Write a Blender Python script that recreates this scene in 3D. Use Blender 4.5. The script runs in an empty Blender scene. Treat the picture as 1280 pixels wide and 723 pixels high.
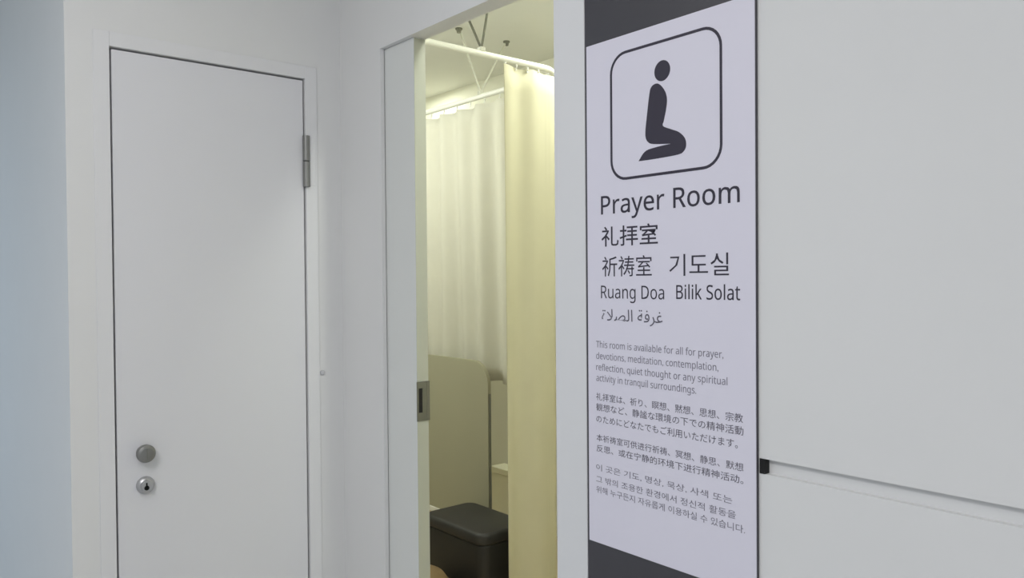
import bpy, bmesh, math
from mathutils import Vector, Matrix
C = bpy.context.scene.collection
SC = bpy.context.scene
PI = math.pi

# ------------------------------------------------------------------ camera
def make_camera():
    yaw, pitch, roll = 0.87227318, -0.01434614, -0.00786949
    f = Vector((-math.sin(yaw)*math.cos(pitch), math.cos(yaw)*math.cos(pitch), math.sin(pitch)))
    r0 = Vector((math.cos(yaw), math.sin(yaw), 0)); u0 = r0.cross(f)
    r = math.cos(roll)*r0 + math.sin(roll)*u0
    u = -math.sin(roll)*r0 + math.cos(roll)*u0
    cd = bpy.data.cameras.new('camera'); cd.sensor_width = 36.0
    cd.lens = 980.6/1280*36.0; cd.clip_start = 0.02
    co = bpy.data.objects.new('camera', cd); C.objects.link(co)
    M = Matrix((r, u, -f)).transposed().to_4x4(); M.translation = (2.3526, -1.2419, 1.41)
    co.matrix_world = M; SC.camera = co
make_camera()

# ------------------------------------------------------------------ world, lamps, added fills, exposure
w = bpy.data.worlds.new('world'); SC.world = w; w.use_nodes = True
w.node_tree.nodes['Background'].inputs[0].default_value = (0.80, 0.90, 1.0, 1)
w.node_tree.nodes['Background'].inputs[1].default_value = 0.55
def area(name, loc, sx, sy, power, col, rot=(0, 0, 0)):
    d = bpy.data.lights.new(name, 'AREA'); d.shape = 'RECTANGLE'; d.size = sx; d.size_y = sy
    d.energy = power; d.color = col
    o = bpy.data.objects.new(name, d); C.objects.link(o); o.location = loc; o.rotation_euler = rot
    return o
def point_light(name, loc, power, col, r=0.07):
    d = bpy.data.lights.new(name, 'POINT'); d.energy = power; d.color = col; d.shadow_soft_size = r
    o = bpy.data.objects.new(name, d); C.objects.link(o); o.location = loc
    return o
area('corridor_lamp', (1.9, -2.1, 2.585), 1.2, 0.8, 29, (1.0, 0.985, 0.995))
point_light('corridor_fill_round', (1.10, -1.15, 2.42), 9.2, (1.0, 0.985, 0.995), 0.16)  # unseen fill added to lift the upper walls and lintel
area('corridor_fill_behind', (3.9, -2.2, 2.585), 1.8, 0.5, 9, (1.0, 0.985, 0.995))  # added fill out of view, further along the corridor
area('corridor_fill_far', (-1.9, -2.9, 2.585), 1.6, 0.6, 22, (0.56, 0.78, 1.0))  # unseen cool fill added to brighten the far left wall
area('prayer_room_lamp', (0.12, 1.24, 2.585), 0.25, 0.25, 9.0, (0.965, 1.0, 0.90))
point_light('prayer_room_fill_right', (1.42, 0.22, 2.46), 24, (0.965, 1.0, 0.87))  # added fill, hidden behind the right wall, for both curtains
area('prayer_room_fill_front', (-1.0, 0.28, 2.585), 0.5, 0.2, 13.5, (0.965, 1.0, 0.90))  # unseen fill added over the cubicle to brighten the short curtain
area('prayer_room_fill_back', (-1.75, 1.40, 2.585), 0.3, 0.2, 4.0, (0.965, 1.0, 0.87))  # hidden fill added to brighten the space behind the curtains
vs = SC.view_settings
SC.display_settings.display_device = 'sRGB'
vs.view_transform = 'Standard'; vs.look = 'None'; vs.gamma = 1.0; vs.exposure = 0.0
vs.use_curve_mapping = False

# ------------------------------------------------------------------ materials
def lin(c): return tuple((v/255/12.92 if v/255 <= 0.04045 else ((v/255+0.055)/1.055)**2.4) for v in c)
def mat(name, rgb, rough=0.6, metal=0.0, noise=0.03, nscale=6.0, bump=0.0, bscale=200.0, translucent=0.0, spec=0.5):
    m = bpy.data.materials.new(name); m.use_nodes = True
    nt = m.node_tree; b = nt.nodes['Principled BSDF']; out = nt.nodes['Material Output']
    tc = nt.nodes.new('ShaderNodeTexCoord')
    n = nt.nodes.new('ShaderNodeTexNoise'); n.inputs['Scale'].default_value = nscale; n.inputs['Detail'].default_value = 3
    nt.links.new(tc.outputs['Object'], n.inputs['Vector'])
    mx = nt.nodes.new('ShaderNodeMix'); mx.data_type = 'RGBA'
    c = lin(rgb)
    mx.inputs['A'].default_value = (*[v*(1-noise) for v in c], 1)
    mx.inputs['B'].default_value = (*[min(1, v*(1+noise)) for v in c], 1)
    nt.links.new(n.outputs['Fac'], mx.inputs['Factor'])
    nt.links.new(mx.outputs['Result'], b.inputs['Base Color'])
    b.inputs['Roughness'].default_value = rough; b.inputs['Metallic'].default_value = metal
    b.inputs['Specular IOR Level'].default_value = spec
    if bump:
        n2 = nt.nodes.new('ShaderNodeTexNoise'); n2.inputs['Scale'].default_value = bscale
        nt.links.new(tc.outputs['Object'], n2.inputs['Vector'])
        bp = nt.nodes.new('ShaderNodeBump'); bp.inputs['Strength'].default_value = bump; bp.inputs['Distance'].default_value = 0.002
        nt.links.new(n2.outputs['Fac'], bp.inputs['Height']); nt.links.new(bp.outputs['Normal'], b.inputs['Normal'])
    if translucent:
        t = nt.nodes.new('ShaderNodeBsdfTranslucent'); nt.links.new(mx.outputs['Result'], t.inputs['Color'])
        ms = nt.nodes.new('ShaderNodeMixShader'); ms.inputs[0].default_value = translucent
        nt.links.new(b.outputs[0], ms.inputs[1]); nt.links.new(t.outputs[0], ms.inputs[2])
        nt.links.new(ms.outputs[0], out.inputs['Surface'])
    return m
M_WALL = mat('white_wall_paint', (226, 226, 226), 0.75, noise=0.015, bump=0.06, bscale=90, spec=0.3)
M_DOOR = mat('door_enamel', (224, 224, 228), 0.7, noise=0.012, nscale=3, spec=0.35)
M_SLIDE = mat('sliding_door_laminate', (222, 224, 222), 0.45, noise=0.012, spec=0.35)
M_TRIM = mat('door_frame_enamel', (227, 227, 229), 0.5, noise=0.01, spec=0.35)
M_IN = mat('prayer_room_wall_paint', (234, 233, 218), 0.8, noise=0.02, bump=0.06, bscale=90, spec=0.2)
M_CEIL = mat('ceiling_board', (228, 228, 222), 0.9, noise=0.02, bump=0.1, bscale=60, spec=0.2)
M_FLOOR = mat('corridor_vinyl_floor', (205, 204, 202), 0.45, noise=0.06, nscale=14)
M_FLOOR_IN = mat('brown_room_floor', (196, 178, 146), 0.5, noise=0.08, nscale=9)
M_BASE = mat('pale_baseboard_vinyl', (225, 222, 205), 0.5, noise=0.02)
M_DARK = mat('charcoal_sign_board', (66, 64, 70), 0.42, noise=0.04)
M_PAPER = mat('poster_sheet', (226, 223, 236), 0.5, noise=0.008, spec=0.35)
M_INK = mat('poster_ink', (52, 47, 62), 0.6, noise=0.05)
M_INK2 = mat('poster_small_print_ink', (92, 88, 102), 0.6, noise=0.05)
M_INK3 = mat('poster_pale_print_ink', (120, 116, 130), 0.6, noise=0.05)
M_STEEL = mat('satin_steel', (140, 140, 138), 0.45, 0.8, noise=0.05, nscale=40)
M_STEEL2 = mat('bright_satin_steel', (188, 188, 190), 0.35, 0.8, noise=0.05, nscale=40)
M_PLATE = mat('lock_plate_steel', (126, 126, 120), 0.4, 0.8, noise=0.05, nscale=40)
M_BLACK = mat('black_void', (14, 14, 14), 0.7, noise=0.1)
M_RAIL = mat('white_rail_enamel', (240, 240, 232), 0.35, noise=0.01)
M_RAILG = mat('rail_hanger_enamel', (200, 200, 185), 0.4, noise=0.02)
M_ANCH = mat('ceiling_anchor_grey', (120, 120, 108), 0.5, 0.3, noise=0.05)
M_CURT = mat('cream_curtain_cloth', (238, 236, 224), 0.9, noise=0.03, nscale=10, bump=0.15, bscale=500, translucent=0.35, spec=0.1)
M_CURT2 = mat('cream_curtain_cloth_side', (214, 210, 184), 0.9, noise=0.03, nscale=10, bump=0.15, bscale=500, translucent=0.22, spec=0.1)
M_PANEL = mat('partition_laminate', (176, 173, 148), 0.6, noise=0.03, spec=0.3)
M_VINYL = mat('black_vinyl', (34, 33, 34), 0.5, noise=0.15, nscale=12, bump=0.15, bscale=160)
M_SEAT = mat('black_seat_vinyl', (46, 45, 46), 0.5, noise=0.12, nscale=12, bump=0.2, bscale=160)
M_BOX = mat('pale_box_laminate', (240, 238, 214), 0.6, noise=0.02)
M_GAP = mat('dark_joint', (118, 118, 122), 0.8, noise=0.05)

# ------------------------------------------------------------------ helpers
def link(name, bm, m, parent=None, smooth=False, sharp=35):
    me = bpy.data.meshes.new(name)
    bmesh.ops.recalc_face_normals(bm, faces=bm.faces[:])
    bm.to_mesh(me); bm.free()
    me.materials.append(m)
    if smooth:
        for p in me.polygons: p.use_smooth = True
        me.set_sharp_from_angle(angle=math.radians(sharp))
    o = bpy.data.objects.new(name, me); C.objects.link(o)
    if parent is not None:
        o.parent = parent; o.location = -parent_world(parent)
    return o
def parent_world(p):
    v = Vector(p.location)
    while p.parent is not None:
        p = p.parent; v = v + Vector(p.location)
    return v
def box(bm, x0, x1, y0, y1, z0, z1, bev=0.0, seg=2):
    r = bmesh.ops.create_cube(bm, size=1.0)
    vs_ = r['verts']
    for v in vs_:
        v.co = Vector(((x0+x1)/2+v.co.x*(x1-x0), (y0+y1)/2+v.co.y*(y1-y0), (z0+z1)/2+v.co.z*(z1-z0)))
    if bev:
        es = list({e for v in vs_ for e in v.link_edges})
        bmesh.ops.bevel(bm, geom=es, offset=bev, segments=seg, profile=0.5, affect='EDGES')
def boxes(*bs, bev=0.0):
    bm = bmesh.new()
    for b in bs: box(bm, *b, bev=bev)
    return bm
def tube(bm, pts, r, seg=12, caps=True):
    rings = []
    pts = [Vector(p) for p in pts]
    for i, p in enumerate(pts):
        d = (pts[min(i+1, len(pts)-1)] - pts[max(i-1, 0)]).normalized()
        a = d.cross(Vector((0, 0, 1)))
        if a.length < 1e-3: a = d.cross(Vector((0, 1, 0)))
        a.normalize(); b = d.cross(a)
        rings.append([bm.verts.new(p + r*(math.cos(2*PI*k/seg)*a + math.sin(2*PI*k/seg)*b)) for k in range(seg)])
    for i in range(len(rings)-1):
        for k in range(seg):
            bm.faces.new((rings[i][k], rings[i][(k+1) % seg], rings[i+1][(k+1) % seg], rings[i+1][k]))
    if caps:
        bm.faces.new(rings[0][::-1]); bm.faces.new(rings[-1])
def lathe(bm, prof, origin, axis, seg=28):
    """prof: list of (distance along axis, radius)"""
    ax = Vector(axis).normalized(); a = ax.orthogonal().normalized(); b = ax.cross(a); o = Vector(origin)
    rings = []
    for t, r in prof:
        if r <= 1e-6: rings.append([bm.verts.new(o + ax*t)])
        else: rings.append([bm.verts.new(o + ax*t + r*(math.cos(2*PI*k/seg)*a+math.sin(2*PI*k/seg)*b)) for k in range(seg)])
    for A, B in zip(rings, rings[1:]):
        for k in range(seg):
            k2 = (k+1) % seg
            if len(A) == 1 and len(B) == 1: continue
            if len(A) == 1: bm.faces.new((A[0], B[k], B[k2]))
            elif len(B) == 1: bm.faces.new((A[k], A[k2], B[0]))
            else: bm.faces.new((A[k], A[k2], B[k2], B[k]))
    if len(rings[0]) > 1: bm.faces.new(rings[0][::-1])
    if len(rings[-1]) > 1: bm.faces.new(rings[-1])
def prism_xz(bm, pts, y0, y1):
    """outline in the XZ plane, thickness along Y"""
    A = [bm.verts.new((x, y0, z)) for x, z in pts]; B = [bm.verts.new((x, y1, z)) for x, z in pts]
    n = len(pts)
    bm.faces.new(A); bm.faces.new(B[::-1])
    for i in range(n): bm.faces.new((A[i], B[i], B[(i+1) % n], A[(i+1) % n]))
def round_rect(x0, x1, z0, z1, r, n=8, corners=(1, 1, 1, 1)):
    pts = []
    for (cx, cz, a0, on) in ((x1-r, z1-r, 0, corners[0]), (x0+r, z1-r, 90, corners[1]), (x0+r, z0+r, 180, corners[2]), (x1-r, z0+r, 270, corners[3])):
        if not on:
            s = {0: (x1, z1), 90: (x0, z1), 180: (x0, z0), 270: (x1, z0)}[a0]; pts.append(s); continue
        for k in range(n+1):
            a = math.radians(a0 + 90*k/n); pts.append((cx + r*math.cos(a), cz + r*math.sin(a)))
    return pts
def tag(o, label=None, cat=None, group=None, kind=None):
    if label: o['label'] = label
    if cat: o['category'] = cat
    if group: o['group'] = group
    if kind: o['kind'] = kind
    return o
def thing(name, loc, label, cat, group=None):
    o = bpy.data.objects.new(name, None); C.objects.link(o); o.location = loc; o.empty_display_size = 0.1
    return tag(o, label, cat, group)
def struct(name, bm, m, label, cat, parent=None, smooth=False):
    o = link(name, bm, m, parent, smooth)
    return tag(o, label, cat, kind='structure')

H = 2.60      # ceiling height
# ------------------------------------------------------------------ setting: corridor
struct('floor', boxes((-3.5, 5.5, -4.2, 0.06, -0.1, 0.0)), M_FLOOR, 'grey vinyl corridor floor outside the prayer room', 'floor')
struct('floor_prayer_room', boxes((-2.3, 2.2, 0.06, 1.78, -0.1, 0.0)), M_FLOOR_IN, 'brown floor inside the prayer room under the black stool', 'floor')
struct('ceiling', boxes((-3.5, 5.5, -4.2, 1.78, H, H+0.1)), M_CEIL, 'white board ceiling above the curtain rail and corridor', 'ceiling')
struct('wall_rear', boxes((-3.5, 5.5, -4.2, -4.1, 0, H)), M_WALL, 'plain white corridor wall facing the prayer room', 'wall')
# block with the small door: its door face is at x = 0, its far side face at y = -0.805
DY0, DY1, DZ = -0.697, -0.126, 2.052      # door opening
struct('wall_left', boxes((-0.10, 0, -0.805, DY0, 0, H), (-0.10, 0, DY1, 0.0, 0, H), (-0.10, 0, DY0, DY1, DZ, H),
                          (-0.14, -0.10, -0.76, -0.06, 0, H)),
       M_WALL, 'white wall around the flush service door', 'wall')
struct('wall_far', boxes((-3.5, -0.10, -0.805, -0.705, 0, H)), M_WALL, 'bluish shaded white wall running away at the far left', 'wall')
# wall with the doorway and the sign (front face y = 0)
GZ0, GZ1, GX = 1.0555, 1.0825, 1.563       # groove in the right-hand wall
struct('wall_front', boxes((0.0, 0.257, 0.0, 0.013, 0, H), (0.257, 1.032, 0.0, 0.058, 2.113, H), (-2.3, 0.20, 0.066, 0.09, 0, H), (0.0, 0.257, 0.013, 0.066, 2.113, H)),
       M_WALL, 'narrow white wall strip and lintel around the sliding door', 'wall')
wr = struct('wall_right', boxes((1.137, GX, 0.0, 0.12, 0, H), (GX, 5.5, 0.0, 0.12, GZ1, H), (GX, 5.5, 0.0, 0.12, 0, GZ0), (GX, 5.5, 0.013, 0.12, GZ0, GZ1)),
       M_WALL, 'white wall right of the sign with a horizontal groove', 'wall')
tag(link('groove_end_shade', boxes((GX-0.001, GX+0.010, -0.0015, 0.014, GZ0, GZ1), bev=0.0008), M_BLACK, wr), 'black painted shade at the end of the wall groove beside the sign')  # black block put in as the sign board's shade in the groove
struct('trim_1', boxes((1.032, 1.131, -0.003, 0.061, 0, 2.113), (1.032, 1.137, 0.0, 0.058, 2.113, H), bev=0.002), M_TRIM, 'white door jamb between doorway and sign', 'jamb')
# ------------------------------------------------------------------ prayer room shell
struct('wall_back', boxes((-2.3, 2.2, 1.68, 1.78, 0, H)), M_IN, 'cream back wall of the prayer room behind the curtains', 'wall')
struct('wall_inner_left', boxes((-2.3, -2.2, 0.12, 1.68, 0, H)), M_IN, 'cream side wall at the hidden left end of the prayer room', 'wall')
struct('wall_inner_right', boxes((2.1, 2.2, 0.12, 1.68, 0, H)), M_IN, 'cream side wall at the hidden right end of the prayer room', 'wall')
struct('baseboard_back', boxes((-2.2, 2.1, 1.668, 1.68, 0, 0.06), bev=0.002), M_BASE, 'pale baseboard along the back wall behind the partition', 'baseboard')

# ------------------------------------------------------------------ door_1: flush service door
d1 = struct('door_1', boxes((-0.045, -0.0025, -0.691, -0.1315, 0.008, 2.046), bev=0.0015), M_DOOR, 'flush white service door with round steel lock at left', 'door')
tag(link('joint', boxes((-0.0997, -0.05, DY0+0.0005, DY1-0.0005, 0.002, DZ-0.0005)), M_GAP, d1), 'dark gap around the door leaf')
fr = bmesh.new()
box(fr, 0.0, 0.003, -0.737, DY0, 0, DZ+0.040, 0.0012); box(fr, 0.0, 0.004, DY1, -0.086, 0, DZ+0.040, 0.0012); box(fr, 0.0, 0.004, DY0, DY1, DZ, DZ+0.040, 0.0012)
link('door_frame', fr, M_TRIM, d1)
hg = bmesh.new()
lathe(hg, [(1.706, 0.006), (1.707, 0.0115), (1.786, 0.0115), (1.787, 0.0105)], (0.0055, -0.1255, 0), (0, 0, 1), 20)
lathe(hg, [(1.789, 0.0105), (1.790, 0.0115), (1.869, 0.0115), (1.870, 0.006)], (0.0055, -0.1255, 0), (0, 0, 1), 20)
h1 = tag(link('hinge', hg, M_STEEL, d1, True), 'satin grey steel hinge knuckle')
link('hinge_leaf', boxes((0.004, 0.006, -0.118, -0.094, 1.712, 1.864), bev=0.0008), M_TRIM, h1)
hb = bmesh.new(); lathe(hb, [(0.20, 0.006), (0.201, 0.0115), (0.28, 0.0115), (0.281, 0.0105), (0.284, 0.0105), (0.285, 0.0115), (0.364, 0.0115), (0.365, 0.006)], (0.0055, -0.1255, 0), (0, 0, 1), 20)
tag(link('hinge', hb, M_STEEL, d1, True), 'satin grey steel hinge knuckle')
kb = bmesh.new(); lathe(kb, [(-0.004, 0.021), (0.004, 0.0225), (0.010, 0.0245), (0.020, 0.0255), (0.026, 0.0235), (0.029, 0.018), (0.0295, 0.016), (0.0295, 0.0)], (0, -0.622, 0.926), (1, 0, 0))
kn = tag(link('lock_knob', kb, M_STEEL, d1, True), 'round satin steel lock knob')
kg = bmesh.new(); box(kg, 0.0293, 0.0302, -0.6228, -0.6212, 0.912, 0.940); link('indicator_slot', kg, M_PLATE, kn)
cy = bmesh.new(); lathe(cy, [(-0.004, 0.0245), (0.004, 0.0245), (0.007, 0.023), (0.011, 0.0165), (0.018, 0.0155), (0.019, 0.0145), (0.019, 0.0)], (0, -0.620, 0.834), (1, 0, 0))
cyl = tag(link('key_cylinder', cy, M_STEEL2, d1, True), 'bright steel key cylinder with a black keyhole')
kh = bmesh.new(); lathe(kh, [(0.0186, 0.0068), (0.0196, 0.0068), (0.0196, 0)], (0, -0.6215, 0.8295), (1, 0, 0), 16); box(kh, 0.0186, 0.0196, -0.6235, -0.6195, 0.826, 0.844)
link('keyhole', kh, M_BLACK, cyl)
wc = bmesh.new(); lathe(wc, [(0.0, 0.0085), (0.002, 0.0085), (0.005, 0.0065), (0.006, 0.003), (0.006, 0.0)], (0.0, -0.076, 1.106), (1, 0, 0), 20)
tag(link('wall_cap', wc, mat('grey_plastic', (196, 196, 200), 0.5), smooth=True), 'tiny pale round cap on the wall right of the service door', 'cap')

# ------------------------------------------------------------------ door_2: sliding door, pushed open to the left
d2 = struct('door_2', boxes((-0.60, 0.419, 0.016, 0.056, 0.01, 2.1125), bev=0.0015), M_SLIDE, 'white sliding door pushed open at left of doorway', 'door')
link('edge_shade_strip', boxes((0.4185, 0.4197, 0.0165, 0.0555, 0.012, 0.990), (0.4185, 0.4197, 0.0165, 0.0555, 1.108, 2.110)), mat('edge_shade_grey', (176, 178, 166), 0.5), d2)  # added strip, greyed to offset the room light on the door edge
lp = bmesh.new()
px0, px1 = 0.4185, 0.4215
ya, yb, za, zb = 0.0205, 0.0335, 1.0155, 1.0875      # slot
box(lp, px0, px1, 0.015, ya, 0.991, 1.107); box(lp, px0, px1, yb, 0.0585, 0.991, 1.107)
box(lp, px0, px1, ya, yb, 0.991, za); box(lp, px0, px1, ya, yb, zb, 1.107)
box(lp, px0, 0.4225, 0.049, 0.0585, 0.991, 1.107)
pl = tag(link('lock_plate', lp, M_PLATE, d2), 'steel lock plate on the door edge')
link('lock_slot', boxes((0.4183, 0.4195, ya, yb, za, zb)), M_BLACK, pl)

# ------------------------------------------------------------------ prayer room sign
sign = thing('prayer_room_sign', (1.3475, -0.001, 0.1), 'tall sign board with kneeling figure and prayer room lettering', 'sign')
link('backing_board', boxes((1.1345, 1.5605, -0.0055, -0.0005, 0.1, 2.56), bev=0.001), M_DARK, sign)
tag(link('poster_sheet', boxes((1.1412, 1.5590, -0.0075, -0.0055, 0.831, 1.913), bev=0.0005), M_PAPER, sign), 'pale lilac printed sheet')
YP = -0.0075
def ring_xz(bm, outer, inner, y0, y1):
    n = len(outer)
    A = [bm.verts.new((x, y0, z)) for x, z in outer]; B = [bm.verts.new((x, y0, z)) for x, z in inner]
    A2 = [bm.verts.new((x, y1, z)) for x, z in outer]; B2 = [bm.verts.new((x, y1, z)) for x, z in inner]
    for i in range(n):
        j = (i+1) % n
        bm.faces.new((A[i], A[j], B[j], B[i])); bm.faces.new((A2[i], A2[j], B2[j], B2[i]))
        bm.faces.new((A[i], A[j], A2[j], A2[i])); bm.faces.new((B[i], B[j], B2[j], B2[i]))
bm = bmesh.new()
ring_xz(bm, round_rect(1.2112, 1.4910, 1.6120, 1.8795, 0.043), round_rect(1.2168, 1.4854, 1.6176, 1.8739, 0.0375), YP-0.0004, YP)
tag(link('pictogram_border', bm, M_INK, sign), 'thin dark rounded square border')
def smooth_closed(pts, n=6, corner=()):
    out = []; N = len(pts)
    for i in range(N):
        p0, p1, p2, p3 = pts[(i-1) % N], pts[i], pts[(i+1) % N], pts[(i+2) % N]
        if i in corner: p0 = p1
        if (i+1) % N in corner: p3 = p2
        for k in range(n):
            t = k/n
            out.append(tuple(0.5*((2*p1[c])+(-p0[c]+p2[c])*t+(2*p0[c]-5*p1[c]+4*p2[c]-p3[c])*t*t+(-p0[c]+3*p1[c]-3*p2[c]+p3[c])*t**3) for c in (0, 1)))
    return out
BODY = [(1.3308, 1.7953), (1.3219, 1.7897), (1.3176, 1.7755), (1.3119, 1.739), (1.3075, 1.7076), (1.3081, 1.6914), (1.3149, 1.6813), (1.3286, 1.6762), (1.3719, 1.6710),
        (1.3319, 1.6689), (1.3058, 1.6639), (1.2888, 1.6464), (1.3318, 1.6460), (1.388, 1.6475), (1.4027, 1.6524), (1.4084, 1.6629), (1.4053, 1.6776), (1.3914, 1.6909),
        (1.3721, 1.6995), (1.3524, 1.7087), (1.3544, 1.7189), (1.3599, 1.739), (1.3626, 1.7579), (1.3594, 1.7731), (1.3509, 1.7862), (1.3409, 1.7945)]
bm = bmesh.new()
prism_xz(bm, smooth_closed(BODY, 5, corner=(8, 11)), YP-0.0004, YP)
prism_xz(bm, [(1.351+0.0198*math.cos(2*PI*k/32), 1.8183+0.0205*math.sin(2*PI*k/32)) for k in range(32)], YP-0.0004, YP)
tag(link('pictogram_figure', bm, M_INK, sign), 'dark kneeling figure pictogram')
def sans(s):      # plain sans-serif letter forms
    out = ''
    for ch in s:
        if 'A' <= ch <= 'Z': out += chr(0x1D5A0 + ord(ch)-65)
        elif 'a' <= ch <= 'z': out += chr(0x1D5BA + ord(ch)-97)
        else: out += ch
    return out
def text(s, x0, x1, zb, h, m, latin=True, bold=0.0):
    """lettering fitted between x0 and x1; latin: zb baseline and h cap height, else the glyph box"""
    if latin: s = sans(s)
    c = bpy.data.curves.new('lettering', 'FONT'); c.body = s; c.resolution_u = 2; c.offset = bold
    o = bpy.data.objects.new('lettering', c); C.objects.link(o)
    bpy.context.view_layer.update()
    me = bpy.data.meshes.new_from_object(o.evaluated_get(bpy.context.evaluated_depsgraph_get()))
    bpy.data.objects.remove(o); bpy.data.curves.remove(c)
    xs = [v.co.x for v in me.vertices]; ys = [v.co.y for v in me.vertices]
    a, b = min(xs), max(xs)
    sx = (x1-x0)/(b-a)
    if latin: sz, y0 = h/0.727, 0.0
    else: sz, y0 = h/(max(ys)-min(ys)), min(ys)
    for v in me.vertices:
        v.co = Vector((x0+(v.co.x-a)*sx, YP-0.0003, zb+(v.co.y-y0)*sz))
    me.materials.clear(); me.materials.append(m)
    for p in me.polygons: p.material_index = 0
    me.name = 'text_line'
    t = bpy.data.objects.new('text_line', me); C.objects.link(t); t.parent = sign; t.location = -Vector(sign.location)
    return t
text('Prayer Room', 1.1827, 1.5276, 1.5445, 0.0395, M_INK, bold=0.006)
text('礼拝室', 1.1835, 1.338, 1.475, 0.043, M_INK, False, 0.006)
text('祈祷室', 1.1851, 1.322, 1.411, 0.043, M_INK, False)
text('기도실', 1.3665, 1.5041, 1.411, 0.0425, M_INK, False)
text('Ruang Doa', 1.1811, 1.3532, 1.3645, 0.0275, M_INK)
text('Bilik Solat', 1.3829, 1.5277, 1.3660, 0.0275, M_INK, bold=0.004)
text('\uFECF\uFEAE\uFED3\uFE94 \uFE8D\uFEDF\uFEBC\uFEFC\uFE93'[::-1], 1.183, 1.3489, 1.309, 0.033, M_INK2, False)
for s, x1, zb in (('This room is available for all for prayer,', 1.4912, 1.2575), ('devotions, meditation, contemplation,', 1.4801, 1.2325),
                  ('reflection, quiet thought or any spiritual', 1.4997, 1.2080), ('activity in tranquil surroundings.', 1.4295, 1.1845)):
    text(s, 1.1657, x1, zb, 0.0142, M_INK3)
for s, x1, zb in (('礼拝室は、祈り、瞑想、黙想、思想、宗教', 1.5325, 1.1425), ('観想など、静謐な環境の下での精神活動', 1.5335, 1.1195), ('のためにどなたでもご利用いただけます。', 1.5215, 1.0940)):
    text(s, 1.1648, x1, zb, 0.0165, M_INK2, False, 0.0)
for s, x1, zb in (('本祈祷室可供进行祈祷、冥想、静思、默想', 1.5331, 1.0535), ('反思、或在宁静的环境下进行精神活动。', 1.533, 1.0305)):
    text(s, 1.1653, x1, zb, 0.0155, M_INK2, False, 0.0)
for s, x1, zb in (('이 곳은 기도, 명상, 묵상, 사색 또는', 1.5091, 0.9885), ('그 밖의 조용한 환경에서 정신적 활동을', 1.5167, 0.9630), ('위해 누구든지 자유롭게 이용하실 수 있습니다.', 1.536, 0.9405)):
    text(s, 1.1634, x1, zb, 0.0150, M_INK3, False)

# ------------------------------------------------------------------ curtain rail hung from the ceiling
RX, RY, RZ, RR = -0.113, 1.130, 2.300, 0.12
def rail_path():
    p = [(RX, 0.12, RZ), (RX, 0.5, RZ), (RX, RY-RR, RZ)]
    for k in range(1, 9):
        a = PI/2*k/8; p.append((RX-RR+RR*math.cos(a), RY-RR+RR*math.sin(a), RZ))
    return p + [(-0.8, RY, RZ), (-1.5, RY, RZ), (-2.2, RY, RZ)]
rail = thing('curtain_rail', (RX, RY, RZ), 'white L-shaped ceiling hung curtain rail above both curtains', 'curtain rail')
bm = bmesh.new(); tube(bm, rail_path(), 0.0125, 14); link('rail', bm, M_RAIL, rail, True, 50)
def hanger(v, tops, m):
    hb_ = bmesh.new(); box(hb_, v[0]-0.012, v[0]+0.012, v[1]-0.012, v[1]+0.012, RZ+0.008, RZ+0.026, 0.003)
    link('rail_clip', hb_, M_RAILG, rail)
    for t in tops:
        b2 = bmesh.new(); tube(b2, [v, t], 0.0052, 8); ro = link('hanger_rod', b2, m, rail, True)
        b3 = bmesh.new(); lathe(b3, [(0, 0.017), (-0.006, 0.017), (-0.010, 0.012), (-0.022, 0.010), (-0.024, 0)], t, (0, 0, 1), 14)
        link('ceiling_anchor', b3, M_ANCH, ro, True)
hanger((-0.700, RY, RZ+0.02), ((-0.677, 0.985, H), (-0.693, 1.292, H)), M_RAILG)
hanger((RX, 0.680, RZ+0.02), ((-0.292, 0.690, H), (-0.042, 0.690, H)), M_ANCH)

# ------------------------------------------------------------------ curtains
def curtain(bm, path, n, pleats, amp, ztop, zbot, nz=24, ph=0.0, taper=0.5, sway=0.0):
    """cloth hung along a plan path (list of xy); pleats grow towards the hem"""
    L = [0]
    for a, b in zip(path, path[1:]): L.append(L[-1]+math.dist(a, b))
    def at(s):
        s = min(max(s, 0), L[-1])
        for i in range(len(path)-1):
            if s <= L[i+1]+1e-9:
                t = (s-L[i])/max(L[i+1]-L[i], 1e-9)
                p = Vector(path[i]).lerp(Vector(path[i+1]), t); d = (Vector(path[i+1])-Vector(path[i])).normalized()
                return p, Vector((d.y, -d.x))
    grid = []
    for j in range(nz+1):
        v = j/nz; row = []
        for i in range(n+1):
            u = i/n; p, nr = at(u*L[-1])
            zb_ = zbot(u) if callable(zbot) else zbot
            a = amp*(taper+(1-taper)*v)
            off = a*math.sin(2*PI*pleats*u + ph + 0.9*math.sin(3.1*u+1.7*v)) + a*0.45*math.sin(2*PI*pleats*0.53*u + 2.1 + 0.6*v) + sway*v
            q = p + nr*off
            scal = 0.006*abs(math.sin(PI*pleats*u))*(1-v)
            row.append(bm.verts.new((q.x, q.y, ztop + (zb_-ztop)*v - scal)))
        grid.append(row)
    for j in range(nz):
        for i in range(n): bm.faces.new((grid[j][i], grid[j][i+1], grid[j+1][i+1], grid[j+1][i]))
def hooks(parent, pts):
    me = None
    for (x, y) in pts:
        if me is None:
            b = bmesh.new(); tube(b, [(0, 0, 0.0), (0.006, 0, -0.004), (0.006, 0, -0.010), (0, 0, -0.014), (0, 0, -0.022)], 0.0032, 6)
            o = link('curtain_hook', b, M_RAIL, parent, True); me = o.data
        else:
            o = bpy.data.objects.new('curtain_hook', me); C.objects.link(o); o.parent = parent
        o.location = Vector((x, y, RZ-0.014)) - parent_world(parent)
cur2 = thing('short_curtain', (-1.2, RY, RZ-0.03), 'cream pleated short curtain hanging behind the grey partition', 'curtain')
bm = bmesh.new()
pth = [(-2.1+1.83*k/40, RY) for k in range(41)]
curtain(bm, pth, 240, 12, 0.022, RZ-0.034, lambda u: 0.905 + (0.16*max(0, (u-0.905)/0.095)**1.4) + 0.006*math.sin(40*u), 20, taper=0.7)
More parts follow.
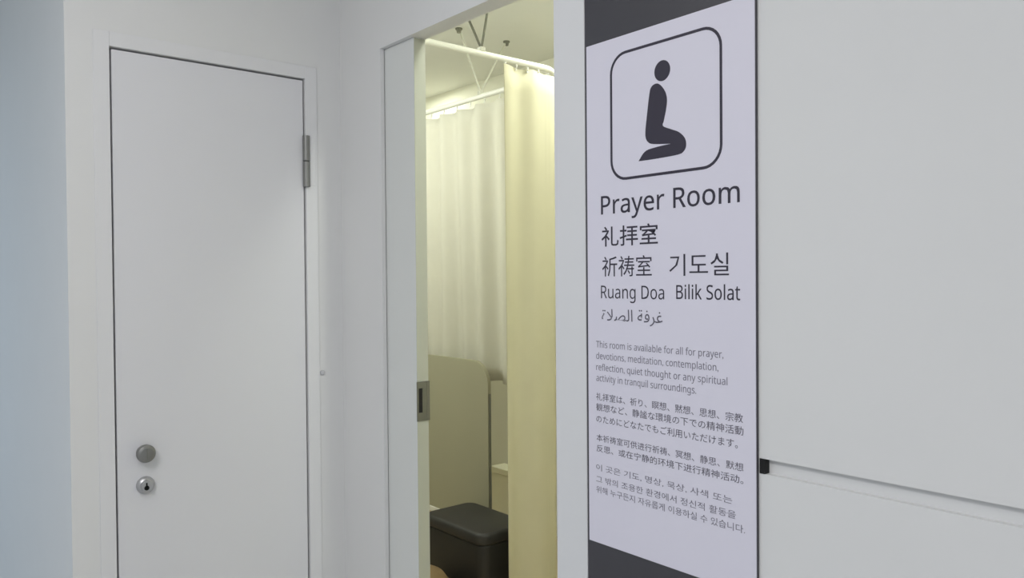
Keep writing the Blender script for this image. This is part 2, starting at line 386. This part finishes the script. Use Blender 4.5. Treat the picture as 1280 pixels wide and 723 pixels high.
c2 = link('cloth', bm, M_CURT, cur2, True, 180)
hooks(cur2, [(-2.05+0.115*k, RY) for k in range(16)])
cur1 = thing('long_curtain', (RX, 0.95, RZ-0.03), 'cream long curtain drawn together at the right of the doorway', 'curtain')
bm = bmesh.new()
p1 = [(RX, 0.790+0.22*k/10) for k in range(11)]
for k in range(1, 9):
    a = PI/2*k/8; p1.append((RX-RR+RR*math.cos(a), RY-RR+RR*math.sin(a)))
p1.append((-0.30, RY))
curtain(bm, p1, 140, 3.0, 0.011, RZ-0.020, 0.04, 26, ph=0.6, taper=0.6)
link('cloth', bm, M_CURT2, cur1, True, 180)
hooks(cur1, [(RX, 0.80+0.06*k) for k in range(4)])
for cl in (c2,) + tuple(cur1.children[:1]):
    md = cl.modifiers.new('cloth_thickness', 'SOLIDIFY'); md.thickness = 0.0015

# ------------------------------------------------------------------ partition, stool, box
part = thing('partition_screen', (-0.95, 1.06, 0), 'beige grey partition board with rounded corner behind the black stool', 'partition')
bm = bmesh.new(); prism_xz(bm, round_rect(-1.40, -0.560, 0.225, 1.012, 0.115, 10, (1, 1, 0, 0)), 1.050, 1.068)
link('board', bm, M_PANEL, part)
tag(link('bottom_rail', boxes((-1.40, -0.575, 1.046, 1.072, 0.198, 0.225), bev=0.003), M_RAIL, part), 'white bottom rail')
for x in (-0.556, -1.404):
    b = bmesh.new(); tube(b, [(x, 1.059, 0.012), (x, 1.059, 0.86)], 0.005, 10); lg = link('leg', b, M_ANCH, part, True)
    link('foot', boxes((x-0.012, x+0.012, 1.005, 1.10, 0, 0.014), bev=0.004), M_ANCH, lg)
def cushion(bm, x0, x1, y0, y1, z0, z1, r, e):
    """rounded block: plan corners of radius r, top and bottom edges eased by e"""
    rings = []
    for k in range(5):
        a = PI/2*k/4; rings.append((e*(1-math.sin(a)), z0+e*(1-math.cos(a))))
    for k in range(5):
        a = PI/2*k/4; rings.append((e*(1-math.cos(a)), z1-e*(1-math.sin(a))))
    R_ = []
    for d, z in rings:
        R_.append([bm.verts.new((x, y, z)) for x, y in round_rect(x0+d, x1-d, y0+d, y1-d, max(r-d, 0.004), 8)])
    for A, B in zip(R_, R_[1:]):
        for k in range(len(A)): bm.faces.new((A[k], A[(k+1) % len(A)], B[(k+1) % len(A)], B[k]))
    bm.faces.new(R_[0][::-1]); bm.faces.new(R_[-1])
st = thing('stool', (-0.42, 0.88, 0), 'low square black vinyl stool in front of the partition board', 'stool')
bm = bmesh.new(); cushion(bm, -0.662, -0.222, 0.747, 1.022, 0.02, 0.285, 0.05, 0.008); link('body', bm, M_VINYL, st, True, 60)
bm = bmesh.new(); cushion(bm, -0.668, -0.216, 0.741, 1.028, 0.282, 0.336, 0.055, 0.018); link('seat_pad', bm, M_SEAT, st, True, 60)
for x, y in ((-0.62, 0.79), (-0.26, 0.79), (-0.62, 0.98), (-0.26, 0.98)):
    bm = bmesh.new(); lathe(bm, [(0, 0.014), (0.021, 0.016)], (x, y, 0), (0, 0, 1), 14); link('foot', bm, M_BLACK, st, True)
pf = thing('pouf', (-0.455, 0.545, 0), 'round brown leather pouf at the lower left in front of the black stool', 'pouf')
bm = bmesh.new(); lathe(bm, [(0, 0.0), (0, 0.13), (0.02, 0.155), (0.07, 0.17), (0.12, 0.165), (0.155, 0.14), (0.175, 0.10), (0.185, 0.05), (0.187, 0.0)], (-0.455, 0.545, 0), (0, 0, 1), 40)
link('cushion', bm, mat('brown_leather', (150, 126, 92), 0.55, noise=0.08, nscale=14, bump=0.2, bscale=120), pf, True, 80)
bm = bmesh.new(); lathe(bm, [(0.185, 0.014), (0.190, 0.013), (0.193, 0.006), (0.193, 0.0)], (-0.455, 0.545, 0), (0, 0, 1), 16); link('button', bm, M_VINYL, pf, True)
bx = thing('storage_box', (-1.10, 1.60, 0), 'low pale box lit beside the back wall behind the stool', 'box')
link('body', boxes((-1.185, -0.86, 1.565, 1.660, 0, 0.29), bev=0.003), M_BOX, bx)
link('lid', boxes((-1.189, -0.856, 1.561, 1.664, 0.29, 0.325), bev=0.004), M_BOX, bx)
